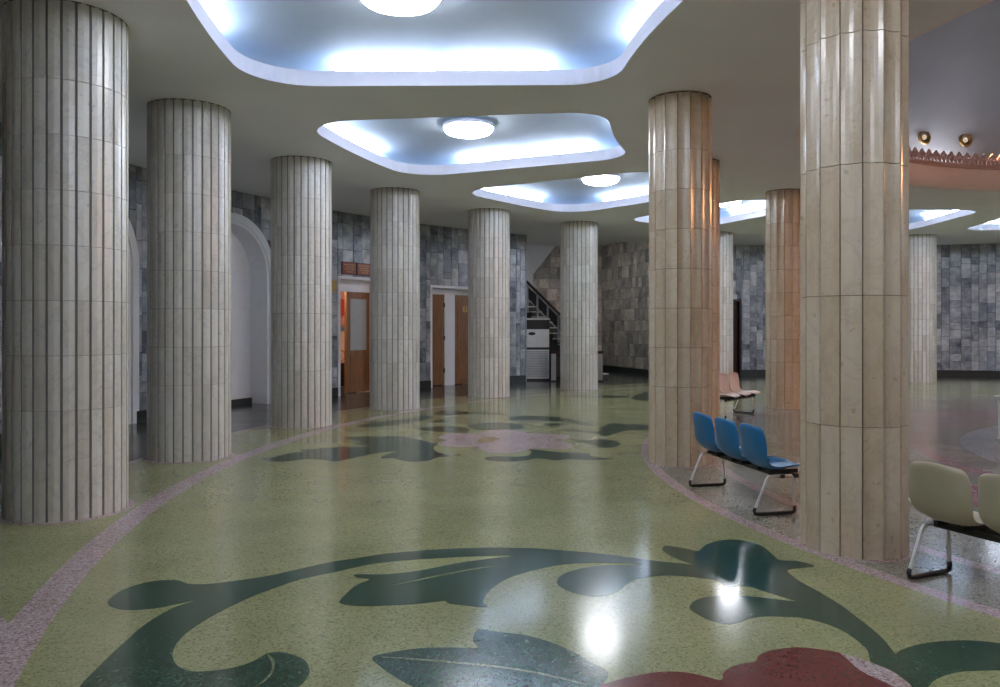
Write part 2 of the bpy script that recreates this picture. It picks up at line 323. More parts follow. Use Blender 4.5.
INLAYS = [
 ('scroll_inlay', 'green', [(1.302,5.234),(1.245,5.266),(1.093,5.315),(0.942,5.386),(0.786,5.460),(0.625,5.524),(0.458,5.572),(0.289,5.620),(-0.087,5.648),(-0.432,5.602),(-0.642,5.550),(-0.845,5.476),(-0.997,5.384),(-1.157,5.295),(-1.324,5.150),(-1.482,5.013),(-1.644,4.918),(-1.808,4.849),(-1.938,4.849),(-2.042,4.918),(-2.169,4.907),(-2.251,4.838),(-2.296,4.738),(-2.303,4.607),(-2.279,4.517),(-2.213,4.444),(-2.116,4.402),(-2.018,4.411),(-1.931,4.444),(-1.854,4.507),(-1.784,4.551),(-1.851,4.458),(-1.893,4.319),(-1.913,4.147),(-1.908,3.968),(-1.902,3.804),(-1.889,3.638),(-1.879,3.514),(-1.849,3.385),(-1.751,3.227),(-1.480,3.154),(-1.317,3.202),(-1.137,3.253),(-0.981,3.318),(-0.897,3.462),(-0.880,3.575),(-0.897,3.654),(-0.939,3.736),(-1.005,3.794),(-1.080,3.829),(-1.142,3.815),(-1.167,3.753),(-1.206,3.693),(-1.274,3.644),(-1.376,3.615),(-1.448,3.622),(-1.528,3.680),(-1.594,3.787),(-1.632,3.912),(-1.641,4.065),(-1.618,4.210),(-1.585,4.342),(-1.533,4.483),(-1.473,4.622),(-1.377,4.782),(-1.269,4.936),(-1.164,5.025),(-1.062,5.100),(-0.943,5.202),(-0.815,5.281),(-0.619,5.349),(-0.375,5.398),(-0.168,5.433),(0.084,5.448),(-0.083,5.370),(-0.245,5.302),(-0.401,5.202),(-0.551,5.100),(-0.738,5.038),(-0.874,5.038),(-0.946,5.025),(-0.900,4.965),(-0.828,4.936),(-0.892,4.821),(-0.925,4.659),(-0.935,4.531),(-0.882,4.483),(-0.774,4.463),(-0.638,4.473),(-0.486,4.497),(-0.350,4.541),(-0.316,4.546),(-0.295,4.507),(-0.207,4.473),(-0.077,4.449),(-0.096,4.531),(-0.081,4.659),(-0.037,4.793),(0.057,4.965),(0.197,5.100),(0.362,5.215),(0.365,5.224),(0.515,5.271),(0.728,5.282),(0.920,5.261),(0.964,5.240),(0.818,5.234),(0.654,5.213),(0.519,5.146),(0.415,5.046),(0.363,4.926),(0.366,4.812),(0.430,4.703),(0.510,4.640),(0.609,4.627),(0.706,4.703),(0.785,4.834),(0.863,4.935),(0.948,4.983),(1.062,5.012),(1.182,4.997),(1.295,4.959),(1.363,4.926),(1.406,4.790),(1.501,4.834),(1.487,4.812),(1.543,4.788),(1.631,4.671),(1.714,4.560),(1.736,4.538),(1.653,4.560),(1.546,4.604),(1.403,4.639),(1.259,4.626),(1.150,4.560),(1.086,4.454),(1.088,4.372),(1.142,4.248),(1.224,4.189),(1.303,4.218),(1.378,4.275),(1.474,4.305),(1.585,4.294),(1.652,4.286),(1.651,4.282),(1.721,4.238),(1.778,4.167),(1.815,4.059),(1.825,3.943),(1.820,3.857),(1.788,3.764),(1.776,3.715),(1.821,3.632),(1.834,3.549),(1.828,3.451),(1.823,3.376),(1.904,3.461),(1.963,3.519),(2.037,3.570),(2.135,3.611),(2.235,3.622),(2.332,3.628),(2.395,3.611),(2.591,3.906),(2.529,3.936),(2.464,3.961),(2.380,3.973),(2.285,3.968),(2.169,3.943),(2.066,3.901),(1.977,3.846),(1.939,3.810),(1.944,3.857),(1.965,3.981),(1.973,4.126),(1.970,4.282),(1.963,4.466),(1.941,4.633),(1.915,4.775),(1.888,4.895),(1.884,5.093),(1.935,5.148),(2.032,5.176),(2.111,5.221),(2.035,5.320),(1.923,5.342),(1.917,5.443),(1.918,5.669),(1.858,5.809),(1.748,5.861),(1.628,5.822),(1.510,5.713),(1.418,5.560),(1.361,5.608),(1.271,5.669),(1.215,5.694),(1.176,5.632),(1.171,5.530),(1.210,5.398),(1.281,5.277)]),
 ('flower_inlay', 'red', [(0.445,3.462),(0.523,3.520),(0.613,3.565),(0.703,3.600),(0.790,3.613),(0.872,3.600),(0.935,3.565),(1.002,3.528),(1.034,3.600),(1.097,3.669),(1.169,3.703),(1.226,3.726),(1.258,3.785),(1.330,3.845),(1.431,3.877),(1.499,3.886),(1.589,3.862),(1.672,3.815),(1.674,3.742),(1.676,3.643),(1.702,3.560),(1.740,3.490),(1.755,3.413),(1.647,3.236),(1.452,3.138),(1.107,3.076),(0.719,3.107),(0.457,3.236),(0.414,3.358)]),
 ('petal_edge_inlay', 'pink', [(1.672,3.815),(1.737,3.753),(1.781,3.686),(1.818,3.626),(1.832,3.545),(1.828,3.451),(1.755,3.413),(1.740,3.490),(1.702,3.560),(1.676,3.643),(1.674,3.742)]),
 ('leaf_inlay', 'green', [(-0.618,3.770),(-0.532,3.829),(-0.403,3.875),(-0.255,3.886),(-0.112,3.883),(-0.138,3.968),(-0.133,4.065),(-0.103,4.118),(-0.016,4.085),(0.125,4.045),(0.244,3.961),(0.342,3.857),(0.430,3.719),(0.501,3.606),(0.454,3.462),(0.351,3.253),(0.122,3.154),(-0.123,3.202),(-0.387,3.462),(-0.480,3.560),(-0.566,3.670)]),
 ('leaf_vein_inlay', 'vein', [(-0.597,3.773),(-0.435,3.760),(-0.215,3.719),(0.000,3.670),(0.208,3.590),(0.401,3.470),(0.399,3.453),(0.207,3.572),(0.000,3.650),(-0.214,3.699),(-0.433,3.743)]),
 ('leaf_vein_inlay', 'vein', [(-0.669,4.821),(-0.514,4.936),(-0.351,5.056),(-0.159,5.163),(0.000,5.228),(0.000,5.208),(-0.158,5.137),(-0.349,5.025),(-0.511,4.907)]),
 ('leaf_vein_inlay', 'vein', [(-1.139,3.804),(-1.107,3.770),(-1.073,3.703),(-1.052,3.606),(-1.057,3.529),(-1.079,3.470),(-1.092,3.447),(-1.103,3.462),(-1.077,3.505),(-1.064,3.590),(-1.076,3.670),(-1.110,3.746)]),
 ('leaf_inlay', 'green', [(-2.779,9.290),(-2.778,9.620),(-2.679,9.883),(-2.536,10.011),(-2.620,10.162),(-2.494,10.200),(-2.309,10.317),(-2.050,10.396),(-1.688,10.436),(-1.832,10.558),(-2.004,10.726),(-1.940,10.811),(-2.123,11.100),(-2.225,11.285),(-2.042,11.380),(-1.758,11.285),(-1.615,11.452),(-1.322,11.261),(-1.058,10.943),(-0.857,10.662),(-0.888,10.396),(-0.820,10.011),(-0.620,9.672),(-0.757,9.586),(-0.850,9.370),(-1.004,9.258),(-1.149,9.322),(-1.316,9.535),(-1.450,9.485),(-1.434,9.759),(-1.328,10.049),(-1.519,9.938),(-1.684,9.706),(-1.836,9.452),(-1.969,9.290),(-2.164,9.419),(-2.339,9.452),(-2.546,9.290)]),
 ('leaf_inlay', 'green', [(-2.330,12.569),(-2.172,12.960),(-1.912,13.278),(-1.598,13.612),(-1.402,14.072),(-1.176,13.856),(-1.266,13.510),(-1.408,13.344),(-1.559,12.960),(-1.822,12.657),(-2.087,12.453)]),
 ('leaf_inlay', 'green', [(-1.166,13.278),(-0.942,13.443),(-0.809,13.213),(-1.110,13.085)]),
 ('leaf_inlay', 'green', [(-1.223,14.409),(-1.128,14.844),(-0.918,15.009),(-0.635,14.604),(-0.538,14.333),(-0.786,14.220),(-1.033,14.146)]),
 ('leaf_inlay', 'green', [(-1.315,12.284),(-1.061,12.511),(-0.692,12.511),(-0.454,12.091),(-0.661,11.958),(-1.015,11.958)]),
 ('flower_inlay', 'pink', [(-0.899,11.286),(-0.768,11.666),(-0.556,11.746),(-0.336,11.666),(-0.198,12.018),(0.062,12.130),(0.321,11.990),(0.423,11.746),(0.744,11.666),(1.016,11.486),(0.953,11.164),(0.772,11.045),(0.923,10.815),(0.992,10.487),(0.841,10.218),(0.592,10.279),(0.402,10.279),(0.332,10.079),(0.204,9.925),(0.020,9.887),(-0.164,9.982),(-0.280,10.279),(-0.300,10.424),(-0.555,10.382),(-0.787,10.487),(-0.858,10.770),(-0.758,10.998)]),
 ('flower_center_inlay', 'gold', [(-0.318,11.045),(-0.186,11.335),(-0.011,11.164),(-0.112,10.860),(-0.277,10.770)]),
 ('leaf_inlay', 'green', [(-0.186,9.524),(-0.040,9.648),(0.198,9.612),(0.349,9.702),(0.405,9.982),(0.382,10.178),(0.521,10.139),(0.698,9.982),(1.112,9.831),(1.112,9.702),(1.254,9.524),(1.378,9.472),(1.177,9.386),(0.835,9.437),(0.654,9.352),(0.490,9.524),(0.308,9.352),(0.076,9.269),(-0.125,9.352)]),
 ('leaf_inlay', 'green', [(-0.521,12.663),(-0.294,12.980),(-0.013,13.046),(0.147,12.980),(0.358,12.663),(0.369,12.362),(0.176,12.216),(0.063,12.274),(-0.125,12.187),(-0.349,12.130)]),
 ('leaf_inlay', 'green', [(0.178,13.847),(0.418,14.034),(0.722,14.034),(0.973,13.921),(1.273,13.452),(1.612,12.852),(1.432,12.663),(1.154,13.046),(0.926,13.245),(0.605,13.382),(0.358,13.382),(0.192,13.313)]),
 ('leaf_inlay', 'green', [(-0.605,14.711),(-0.015,14.505),(0.162,14.344),(0.160,14.149),(-0.015,14.305),(-0.595,14.464)]),
 ('leaf_inlay', 'green', [(0.722,12.884),(0.908,12.980),(1.134,12.820),(0.842,12.602)]),
 ('leaf_inlay', 'green', [(0.881,12.074),(1.156,12.216),(1.497,11.935),(1.589,12.362),(1.869,12.980),(2.043,12.820),(2.421,12.725),(2.326,12.130),(2.046,12.130),(1.865,11.935),(1.668,11.588),(1.502,11.410),(1.464,11.666),(1.276,11.935)]),
 ('leaf_inlay', 'green', [(0.987,11.164),(1.244,10.998),(1.460,11.093),(1.630,10.860),(1.646,10.638),(1.457,10.341),(1.308,10.424),(1.211,10.703)]),
 ('leaf_inlay', 'green', [(1.539,18.035),(2.083,18.420),(2.736,18.226),(3.020,17.911),(2.426,17.607)]),
 ('leaf_inlay', 'green', [(2.969,17.607),(3.418,18.889),(3.719,19.240),(3.292,17.029),(3.029,17.029)]),
]
# ---------------------------------------------------------------- floor
floor = struct('floor', 'polished terrazzo floor with green rings and inlaid flowers', 'floor')
def annulus(name, r0, r1, mat, z=0.0, n=180, parent=floor, depth=0.02):
    return MB().lathe([(r0, z), (r1, z)], (CX, CY), n).build(name, mat, parent)
bm_ = fill_loops([[P(4.88, a*3) for a in range(120)]], 0.0)
me_ = bpy.data.meshes.new('center_disc'); bm_.to_mesh(me_); bm_.free(); me_.materials.append(MATS['terrazzo_blue'])
link('center_disc', me_, floor)
for nm, r0, r1, mt in (('grey_ring', 4.88, 5.30, 'terrazzo_grey'), ('rose_ring', 5.30, 5.52, 'terrazzo_rose'),
                       ('grey_ring', 5.52, 5.90, 'terrazzo_grey'), ('rose_ring', 5.90, 6.62, 'terrazzo_rose'),
                       ('grey_ring', 6.62, 8.12, 'terrazzo_grey'), ('pink_ring', 8.12, 8.24, 'terrazzo_pink'),
                       ('grey_ring', 8.24, 8.88, 'terrazzo_grey'), ('pink_ring', 8.88, 9.01, 'terrazzo_pink'),
                       ('green_ring', 9.01, 13.82, 'terrazzo_green'), ('pink_ring', 13.82, 14.03, 'terrazzo_pink'),
                       ('green_ring', 14.03, 15.05, 'terrazzo_green'), ('pink_ring', 15.05, 15.13, 'terrazzo_pink'),
                       ('slate_ring', 15.13, 24.0, 'terrazzo_slate')):
    annulus(nm, r0, r1, mt)
INLAY_MAT = {'green': 'terrazzo_dark', 'pink': 'terrazzo_pink', 'red': 'terrazzo_red', 'gold': 'terrazzo_gold', 'vein': 'terrazzo_vein'}
level = {'green': 0.0012, 'pink': 0.0016, 'red': 0.0016, 'gold': 0.0022, 'vein': 0.0020}
for nm, mk, pts in INLAYS:
    lp = smooth_loop(pts, 4); h = level[mk]
    bm = fill_one(lp, h)
    bm.verts.ensure_lookup_table()
    for f in bm.faces:
        if f.normal.z < 0: f.normal_flip()
    be = [e for e in bm.edges if len(e.link_faces) == 1]
    ret = bmesh.ops.extrude_edge_only(bm, edges=be)
    for v in ret['geom']:
        if isinstance(v, bmesh.types.BMVert): v.co.z = 0.0
    me = bpy.data.meshes.new(nm); bm.to_mesh(me); bm.free(); me.materials.append(MATS[INLAY_MAT[mk]])
    link(nm, me, floor)

# ---------------------------------------------------------------- coffers (outline in polar coordinates) and ceiling
COFFERS = [(187.5, 8.4), (164.2, 8.4), (140.6, 8.5), (118.6, 6.0), (96.3, 9.3), (72.5, 8.4), (211.0, 8.4), (234.5, 8.4), (49.0, 8.4), (25.5, 8.4), (2.0, 8.4), (338.5, 8.4)]
def coffer_loop(c, h, off=0.0, r0=9.42, r1=13.45, co=0.75, ci=0.55):
    """rounded sector outline, grown outwards by off metres"""
    r0 -= off; r1 += off; co = max(.05, co+off); ci = max(.05, ci+off)
    raw = []
    def corner(rc, side, rr, n=9, inner=False):
        # rounded corner between arc rc and radial side, sampled as a quadratic blend in (r, arc length)
        out = []
        for i in range(n+1):
            t = i/n*math.pi/2
            dr = rr*(1-math.sin(t)); ds = rr*(1-math.cos(t))
            out.append((dr, ds))
        pts = []
        for dr, ds in out:
            r = rc+dr if inner else rc-dr
            hh = h+math.degrees(off/r)
            pts.append((r, side*(hh-math.degrees(ds/r))))
        return pts
    a = corner(r1, 1, co)                       # from side to outer arc, +h
    b = corner(r1, -1, co)[::-1]
    d = corner(r0, -1, ci, inner=True)
    e = corner(r0, 1, ci, inner=True)[::-1]
    out = a[:]
    for i in range(1, 6): out.append((r1, a[-1][1]+(b[0][1]-a[-1][1])*i/6))
    out += b
    for i in range(1, 4): t = i/4; out.append((b[-1][0]+(d[0][0]-b[-1][0])*t, b[-1][1]+(d[0][1]-b[-1][1])*t))
    out += d
    for i in range(1, 6): out.append((r0, d[-1][1]+(e[0][1]-d[-1][1])*i/6))
    out += e
    for i in range(1, 4): t = i/4; out.append((e[-1][0]+(a[0][0]-e[-1][0])*t, e[-1][1]+(a[0][1]-e[-1][1])*t))
    return [P(r, c+th) for r, th in out]
bm = fill_loops([[P(RW+0.12, a*2) for a in range(180)], [P(6.97, a*3) for a in range(120)]]+[coffer_loop(c, h) for c, h in COFFERS], HC)
me = bpy.data.meshes.new('ceiling'); bm.to_mesh(me); bm.free(); me.materials.append(MATS['ceiling_paint'])
ceiling = struct('ceiling', 'smooth grey plaster ceiling with lit coffers round the rotunda', 'ceiling', me)
MB().lathe([(RW+0.12, HC), (RW+0.12, 4.62), (24.0, 4.62)], (CX, CY), 120).build('upper_ceiling', 'ceiling_paint', ceiling)
CLAB = ['nearest curved ceiling cove at the top, fluorescent tubes behind its lip',
        'second curved ceiling cove, above and beyond the nearest one',
        'third ceiling cove, above the farther columns left of the inner column',
        'small ceiling cove seen between the two inner columns',
        'ceiling cove right of the nearest inner column under the pink rim',
        'ceiling cove cut by the right edge of the picture',
        'ceiling cove straight above the viewer, outside the picture',
        'ceiling cove behind the viewer, outside the picture']+['ceiling cove out of the picture on the far right of the ring']*4
DLAB = ['round white ceiling lamp in the nearest cove', 'round white ceiling lamp in the second cove',
        'round white ceiling lamp in the third cove, above the distant columns', 'round white ceiling lamp hidden behind the inner column with blue seats',
        'round white ceiling lamp behind the nearest inner column', 'round white ceiling lamp beyond the right edge',
        'round white ceiling lamp above the viewer', 'round white ceiling lamp behind the viewer']+['round white ceiling lamp out of the picture on the far right of the ring']*4
def loft(loops, cap=False):
    m = MB(); n = len(loops[0])
    for lp in loops: m.v += [tuple(p) for p in lp]
    for i in range(len(loops)-1):
        for k in range(n):
            a = i*n+k; b = i*n+(k+1) % n
            m.f.append((a, b, b+n, a+n))
    if cap: m.f.append(tuple((len(loops)-1)*n+k for k in range(n)))
    return m
def at_z(lp, z): return [Vector((p[0], p[1], z)) for p in lp]
LIP, TOP = 0.17, 0.36
for i, (c, h) in enumerate(COFFERS):
    cf = thing('ceiling_cove', CLAB[i], 'ceiling cove', P(11.4, c, HC), 0, 'lit ceiling coves round the ring')
    inv = Matrix.Translation(-cf.location)
    def put(m, nm, mat, sm=False):
        o = m.build(nm, mat, cf, sm); o.data.transform(inv); return o
    base = coffer_loop(c, h)
    put(loft([at_z(base, HC), at_z(base, HC+LIP), at_z(coffer_loop(c, h, 0.04), HC+LIP), at_z(coffer_loop(c, h, 0.04), HC+0.03)]), 'lip', 'lip_paint')
    prof = [(0.05, 0.06), (0.34, 0.06), (0.36, 0.14), (0.34, 0.21), (0.26, 0.28), (0.10, 0.33), (-0.15, 0.352), (-0.45, TOP)]
    lps = [at_z(coffer_loop(c, h, o), HC+z) for o, z in prof]
    put(loft(lps, True), 'cove', 'cove_paint', True)
    # tubes on the ledge behind the lip
    def tube(ra, ta, rb, tb):
        a = P(ra, ta, HC+0.235); b = P(rb, tb, HC+0.235)
        put(MB().tube([a, b], 0.022, 8), 'fluorescent_tube', 'tube_glow')
    for s in (1, -1):
        for (ra, rb) in ((10.15, 11.28), (11.44, 12.57)):
            dth = lambda r: s*(h+math.degrees(0.16/r))
            tube(ra, c+dth(ra), rb, c+dth(rb))
    w = 4.9*(h/8.4)
    for (ta, tb) in ((-w, -0.3), (0.3, w)):
        tube(13.61, c+ta, 13.61, c+tb)
        tube(9.26, c+ta*1.1, 9.26, c+tb*1.1)
    dl = thing('ceiling_lamp', DLAB[i], 'ceiling lamp', P((11.7, 11.6, 11.2)[min(i, 2)], c+0.2, HC+TOP-0.03), 0, 'round lamps in the ceiling coves')
    MB().lathe([(0.02, 0.0), (0.37, 0.0), (0.385, -0.02), (0.385, -0.05), (0.36, -0.055)], (0, 0), 36).build('lamp_rim', 'lip_paint', dl, True)
    MB().lathe([(0.37, -0.045), (0.365, -0.08), (0.33, -0.12), (0.25, -0.15), (0.13, -0.17), (0.001, -0.175)], (0, 0), 36).build('diffuser', 'disc_glow', dl, True)

sl_ = thing('ceiling_lamp', 'unseen small round lamp added to brighten the stair recess, hidden behind a column', 'ceiling lamp', (2.64, 26.0, 4.62), 0, 'round lamps in the ceiling coves')  # unseen lamp added to brighten the recess walls; its form and spot are assumed
MB().lathe([(0.02, 0.0), (0.22, 0.0), (0.23, -0.03), (0.21, -0.04)], (0, 0), 28).build('lamp_rim', 'lip_paint', sl_, True)
MB().lathe([(0.212, -0.035), (0.17, -0.07), (0.10, -0.09), (0.001, -0.1)], (0, 0), 28).build('diffuser', 'disc_glow', sl_, True)
# ---------------------------------------------------------------- rotunda rim, lace cornice, dome
rim = struct('trim_1', 'pink plaster rim curving up round the dome opening', 'ceiling rim')
MB().lathe([(6.97, HC), (6.88, HC+0.03), (6.81, HC+0.10), (6.75, HC+0.22), (6.72, HC+0.36), (6.71, HC+0.45), (6.75, HC+0.46), (7.62, HC+0.46)], (CX, CY), 160).build('rim_fascia', 'rim_paint', rim, True)
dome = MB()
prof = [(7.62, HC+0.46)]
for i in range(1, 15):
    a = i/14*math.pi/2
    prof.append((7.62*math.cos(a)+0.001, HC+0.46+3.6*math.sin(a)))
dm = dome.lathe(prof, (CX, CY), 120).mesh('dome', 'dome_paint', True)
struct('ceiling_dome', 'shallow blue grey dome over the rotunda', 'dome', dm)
lace = thing('lace_cornice', 'copper pink cornice of small pierced leaf motifs below the dome', 'cornice', (CX, CY, HC+0.36))
MB().lathe([(6.72, 0.0), (6.675, 0.0), (6.66, 0.03), (6.68, 0.05), (6.68, 0.09), (6.72, 0.095)], (0, 0), 200).build('cornice_band', 'copper_lace', lace)
def motif():
    m = MB(); t = 0.012
    def bar(x0, z0, x1, z1, w):
        dx, dz = x1-x0, z1-z0; L = math.hypot(dx, dz); nx, nz = -dz/L*w, dx/L*w
        q = [(x0-nx, z0-nz), (x1-nx, z1-nz), (x1+nx, z1+nz), (x0+nx, z0+nz)]
        m.hexa([(-t, x, z) for x, z in q]+[(t, x, z) for x, z in q])
    arc = [(-.085, .08), (-.082, .14), (-.06, .185), (-.025, .205), (0, .235), (.025, .205), (.06, .185), (.082, .14), (.085, .08)]
    for a, b in zip(arc, arc[1:]): bar(*a, *b, 0.016)
    bar(0, .08, 0, .20, .016); bar(0, .10, -.05, .155, .013); bar(0, .10, .05, .155, .013)
    m.v = [(x, y, z*1.35-0.03) for x, y, z in m.v]
    return m.mesh('motif', 'copper_lace')
mo = motif(); NM = 220
for i in range(NM):
    a = 2*math.pi*i/NM
    o = link('motif', mo, lace); o.location = (6.69*math.cos(a), 6.69*math.sin(a), 0.0); o.rotation_euler = (0, 0, a)
# warm downlights set in the foot of the dome
ring_me = MB().lathe([(0.085, 0.0), (0.15, 0.0), (0.16, 0.02), (0.14, 0.045), (0.10, 0.05), (0.085, 0.03)], (0, 0), 20).mesh('bezel', 'brass', True)
bulb_me = MB().lathe([(0.055, 0.0), (0.05, 0.03), (0.03, 0.05), (0.001, 0.058)], (0, 0), 14).mesh('bulb', 'warm_glow', True)
plate_me = MB().lathe([(0.088, 0.004), (0.001, 0.006)], (0, 0), 20).mesh('reflector', 'dark_steel')
for i in range(24):
    th = 106.5-7.2+i*15.0
    for j in range(2):
        if j == 1 and i != 0: continue
        t = th+j*7.6
        zz = 0.66
        rr = 7.62*math.cos(math.asin(zz/3.6))-0.02
        if i == 0: lab = ('left', 'right')[1-j] + ' of the two small gold ringed spotlights above the pink cornice'
        else: lab = 'small gold ringed spotlight at the dome foot, outside the picture'
        d = thing('dome_spotlight', lab, 'spotlight', P(rr, t, HC+0.46+zz), 0, 'small spotlights at the foot of the dome')
        d.rotation_euler = (0, rad(-82), rad(t))
        for nm, me in (('bezel', ring_me), ('bulb', bulb_me), ('reflector', plate_me)): link(nm, me, d)
        if i % 2 == 0 and j == 0:
            ld = bpy.data.lights.new('spot_lamp', 'SPOT'); ld.energy = WARM_W; ld.color = WARM; ld.spot_size = rad(44); ld.spot_blend = 0.5; ld.shadow_soft_size = 0.08
            lo = link('spot_lamp', ld); lo.location = P(rr-0.12, t, HC+0.46+zz-0.03)
            tgt = P(-8.0, t, 0.2)-lo.location
            lo.rotation_euler = tgt.to_track_quat('-Z', 'Y').to_euler()
# cold tubes on the ledge behind the lace
for i in range(12):
    t = 15+i*30
    o = MB().tube([P(7.42, t-5+k*2.5, HC+0.50) for k in range(5)], 0.02, 8).build('cornice_tube', 'cornice_glow', lace)
    o.data.transform(Matrix.Translation(-lace.location))
# ---------------------------------------------------------------- columns
ROWS = [0.91, 0.455, 0.455, 0.455, 0.455, 0.455, 0.455, HC-0.91-6*0.455]
ROWS_BIG = [0.91, 0.91, 0.91, 0.91, HC-4*0.91]
def panel_verts(R, n, h, groove, thick, dish, seg, jz, a_off=0.0):
    half = math.pi/n-groove/2/R
    front = []
    for i in range(seg+1):
        u = -1+2*i/seg; a = a_off+half*u; r = R-dish*(1-u*u)
        front.append((r*math.cos(a), r*math.sin(a)))
    back = [((R-thick)*math.cos(a_off+half*u), (R-thick)*math.sin(a_off+half*u)) for u in (1, -1)]
    ring = front+back; k = len(ring)
    v = [(x, y, jz) for x, y in ring]+[(x, y, h-jz) for x, y in ring]
    f = [tuple(range(k))[::-1], tuple(range(k, 2*k))]+[(i, (i+1) % k, (i+1) % k+k, i+k) for i in range(k)]
    return v, f
OUT = dict(R=RCO, n=28, groove=0.022, thick=0.030, dish=-0.003, seg=2, jz=0.0022)
INN = dict(R=RCI+0.003, n=16, groove=0.008, thick=0.055, dish=0.026, seg=5, jz=0.0025)
cache = {}
def panel_mesh(kind, h, ring):
    key = (kind, round(h, 3), ring)
    if key in cache: return cache[key]
    kw = OUT if kind == 'o' else INN
    m = MB()
    for q in range(kw['n'] if ring else 1):
        v, f = panel_verts(h=h, a_off=2*math.pi*q/kw['n'], **kw)
        b = len(m.v); m.v += v; m.f += [tuple(b+i for i in g) for g in f]
    cache[key] = m.mesh('marble_course' if ring else 'marble_panel', 'column_marble' if kind == 'o' else 'inner_marble')
    return cache[key]
core_me = {'o': MB().lathe([(RCO-0.012, 0.0), (RCO-0.012, HC)], (0, 0), 56).mesh('core', 'groove_grout', True),
           'i': MB().lathe([(RCI-0.035, 0.0), (RCI-0.035, HC)], (0, 0), 48).mesh('core', 'joint_grout', True)}
ring_me = {'o': MB().lathe([(RCO-0.03, 0.0026), (RCO+0.055, 0.0026), (RCO+0.055, 0.0)], (0, 0), 64).mesh('base_ring', 'terrazzo_pink'),
           'i': MB().lathe([(RCI-0.03, 0.0026), (RCI+0.04, 0.0026), (RCI+0.04, 0.0)], (0, 0), 64).mesh('base_ring', 'terrazzo_pink')}
cap_me = {'o': MB().lathe([(RCO-0.03, HC-0.012), (RCO+0.002, HC-0.012), (RCO+0.002, HC)], (0, 0), 56).mesh('top_joint', 'joint_grout'),
          'i': MB().lathe([(RCI-0.03, HC-0.012), (RCI+0.002, HC-0.012), (RCI+0.002, HC)], (0, 0), 48).mesh('top_joint', 'joint_grout')}
def column(kind, th, label, rows, single):
    R = (RO-0.05 if th > 198 else RO+0.03 if th > 170 else RO) if kind == 'o' else RI
    t = thing('fluted_column', label, 'column', P(R, th), rad(th) + (-0.034 if kind == 'o' else -0.013), 'outer ring of ribbed marble columns' if kind == 'o' else 'inner ring of columns round the rotunda')
    link('core', core_me[kind], t); link('base_ring', ring_me[kind], t); link('top_joint', cap_me[kind], t)
    z = 0.0
    kw = OUT if kind == 'o' else INN
    for h in rows:
        if single:
            me = panel_mesh(kind, h, False)
            for q in range(kw['n']):
                o = link('marble_panel', me, t); o.location = (0, 0, z); o.rotation_euler = (0, 0, 2*math.pi*q/kw['n'])
        else:
            o = link('marble_course', panel_mesh(kind, h, True), t); o.location = (0, 0, z); o.rotation_euler = (0, 0, rnd.randrange(16)*2*math.pi/kw['n'])
        z += h
    return t
for th, lab, single in ((198.8, 'ribbed marble column just outside the left edge, its pink base ring showing', False),
                        (186.6, 'largest ribbed marble column, cut by the left edge of the picture', True),
                        (175.5, 'ribbed marble column, second from the left edge, before a white arch', True),
                        (163.2, 'ribbed marble column, third from the left, between arch and open door', False),
                        (151.4, 'ribbed marble column, fourth from the left, right of the open door', False),
                        (138.8, 'ribbed marble column, fifth from the left, before the brown double door', False),
                        (126.4, 'ribbed marble column right of the white air conditioner, before the stairs', False),
                        (108.0, 'slim looking white distant column behind the inner column and rose seats', False),
                        (83.5, 'distant white ribbed column just right of the nearest inner column', False)):
    column('o', th, lab, ROWS, single)
for th, lab, rows, single in ((199.2, 'nearest smooth fluted column of the inner ring, beside the beige seats', ROWS_BIG, True),
                              (175.2, 'inner ring column behind the blue seats, peach lit on its right', ROWS, True),
                              (150.4, 'inner ring column almost hidden behind the one with the blue seats', ROWS, False),
                              (125.8, 'peach lit inner ring column left of the nearest one, far side', ROWS, False)):
    column('i', th, lab, rows, single)

# ---------------------------------------------------------------- outer wall
T_STAIR0, T_STAIR1 = sight(522.5, RW+0.15), 108.6
ARCH = [(168.9, 1.15, 2.64), (156.9, 1.15, 2.64)]       # centre angle, half width, spring height
D1 = (sight(371.5, RW)-0.0, sight(337.5, RW)); D1 = (sight(381, RW), sight(337.5, RW))
D2 = (sight(503, RW), sight(430.5, RW))
D3 = (sight(741.5, RW), sight(705, RW))
DOORH = {0: 2.80, 1: 2.72, 2: 2.52}
def z_open(th):
    """top of the opening in the wall at this angle (0 = solid)"""
    for c, hw, sp in ARCH:
        s = rad(th-c)*RW
        if abs(s) < hw: return sp+math.sqrt(max(0, hw*hw-s*s))
    for k, (a, b) in enumerate((D1, D2, D3)):
        if a < th < b: return DOORH[k]
    return 0.0
def wall(name, label, t0, t1, z_top, step=0.5):
    cuts = set()
    for c, hw, sp in ARCH:
        w = math.degrees(hw/RW); cuts |= {c-w, c+w} | {c-w+2*w*i/24 for i in range(25)}
    for a, b in (D1, D2, D3): cuts |= {a, b}
    n = int(abs(t1-t0)/2)+1
    cuts |= {t0+(t1-t0)*i/n for i in range(n+1)}
    cuts = sorted(c for c in cuts if t0-1e-6 <= c <= t1+1e-6)
    m = MB()
    for a, b in zip(cuts, cuts[1:]):
        if b-a < 1e-4: continue
        za, zb = z_open(a+1e-4), z_open(b-1e-4)
        if za > z_top-.01 and zb > z_top-.01: continue
        r0, r1 = RW+0.02, RW+0.30
        m.hexa([P(r0, a, za), P(r1, a, za), P(r1, b, zb), P(r0, b, zb), P(r0, a, z_top), P(r1, a, z_top), P(r1, b, z_top), P(r0, b, z_top)])
    return struct(name, label, 'wall', m.mesh(name, 'wall_mortar'))
wall_left = wall('wall_left', 'grey marble tiled wall with white arches and doors behind the left columns', T_STAIR0, 200.0, HC)
wall_back = wall('wall_back', 'blue grey marble tiled wall behind the rotunda', 60.0, T_STAIR1, HC)
wall_rest = wall('wall_right', 'curved wall closing the hall behind the viewer', 200.0, 420.0, HC)
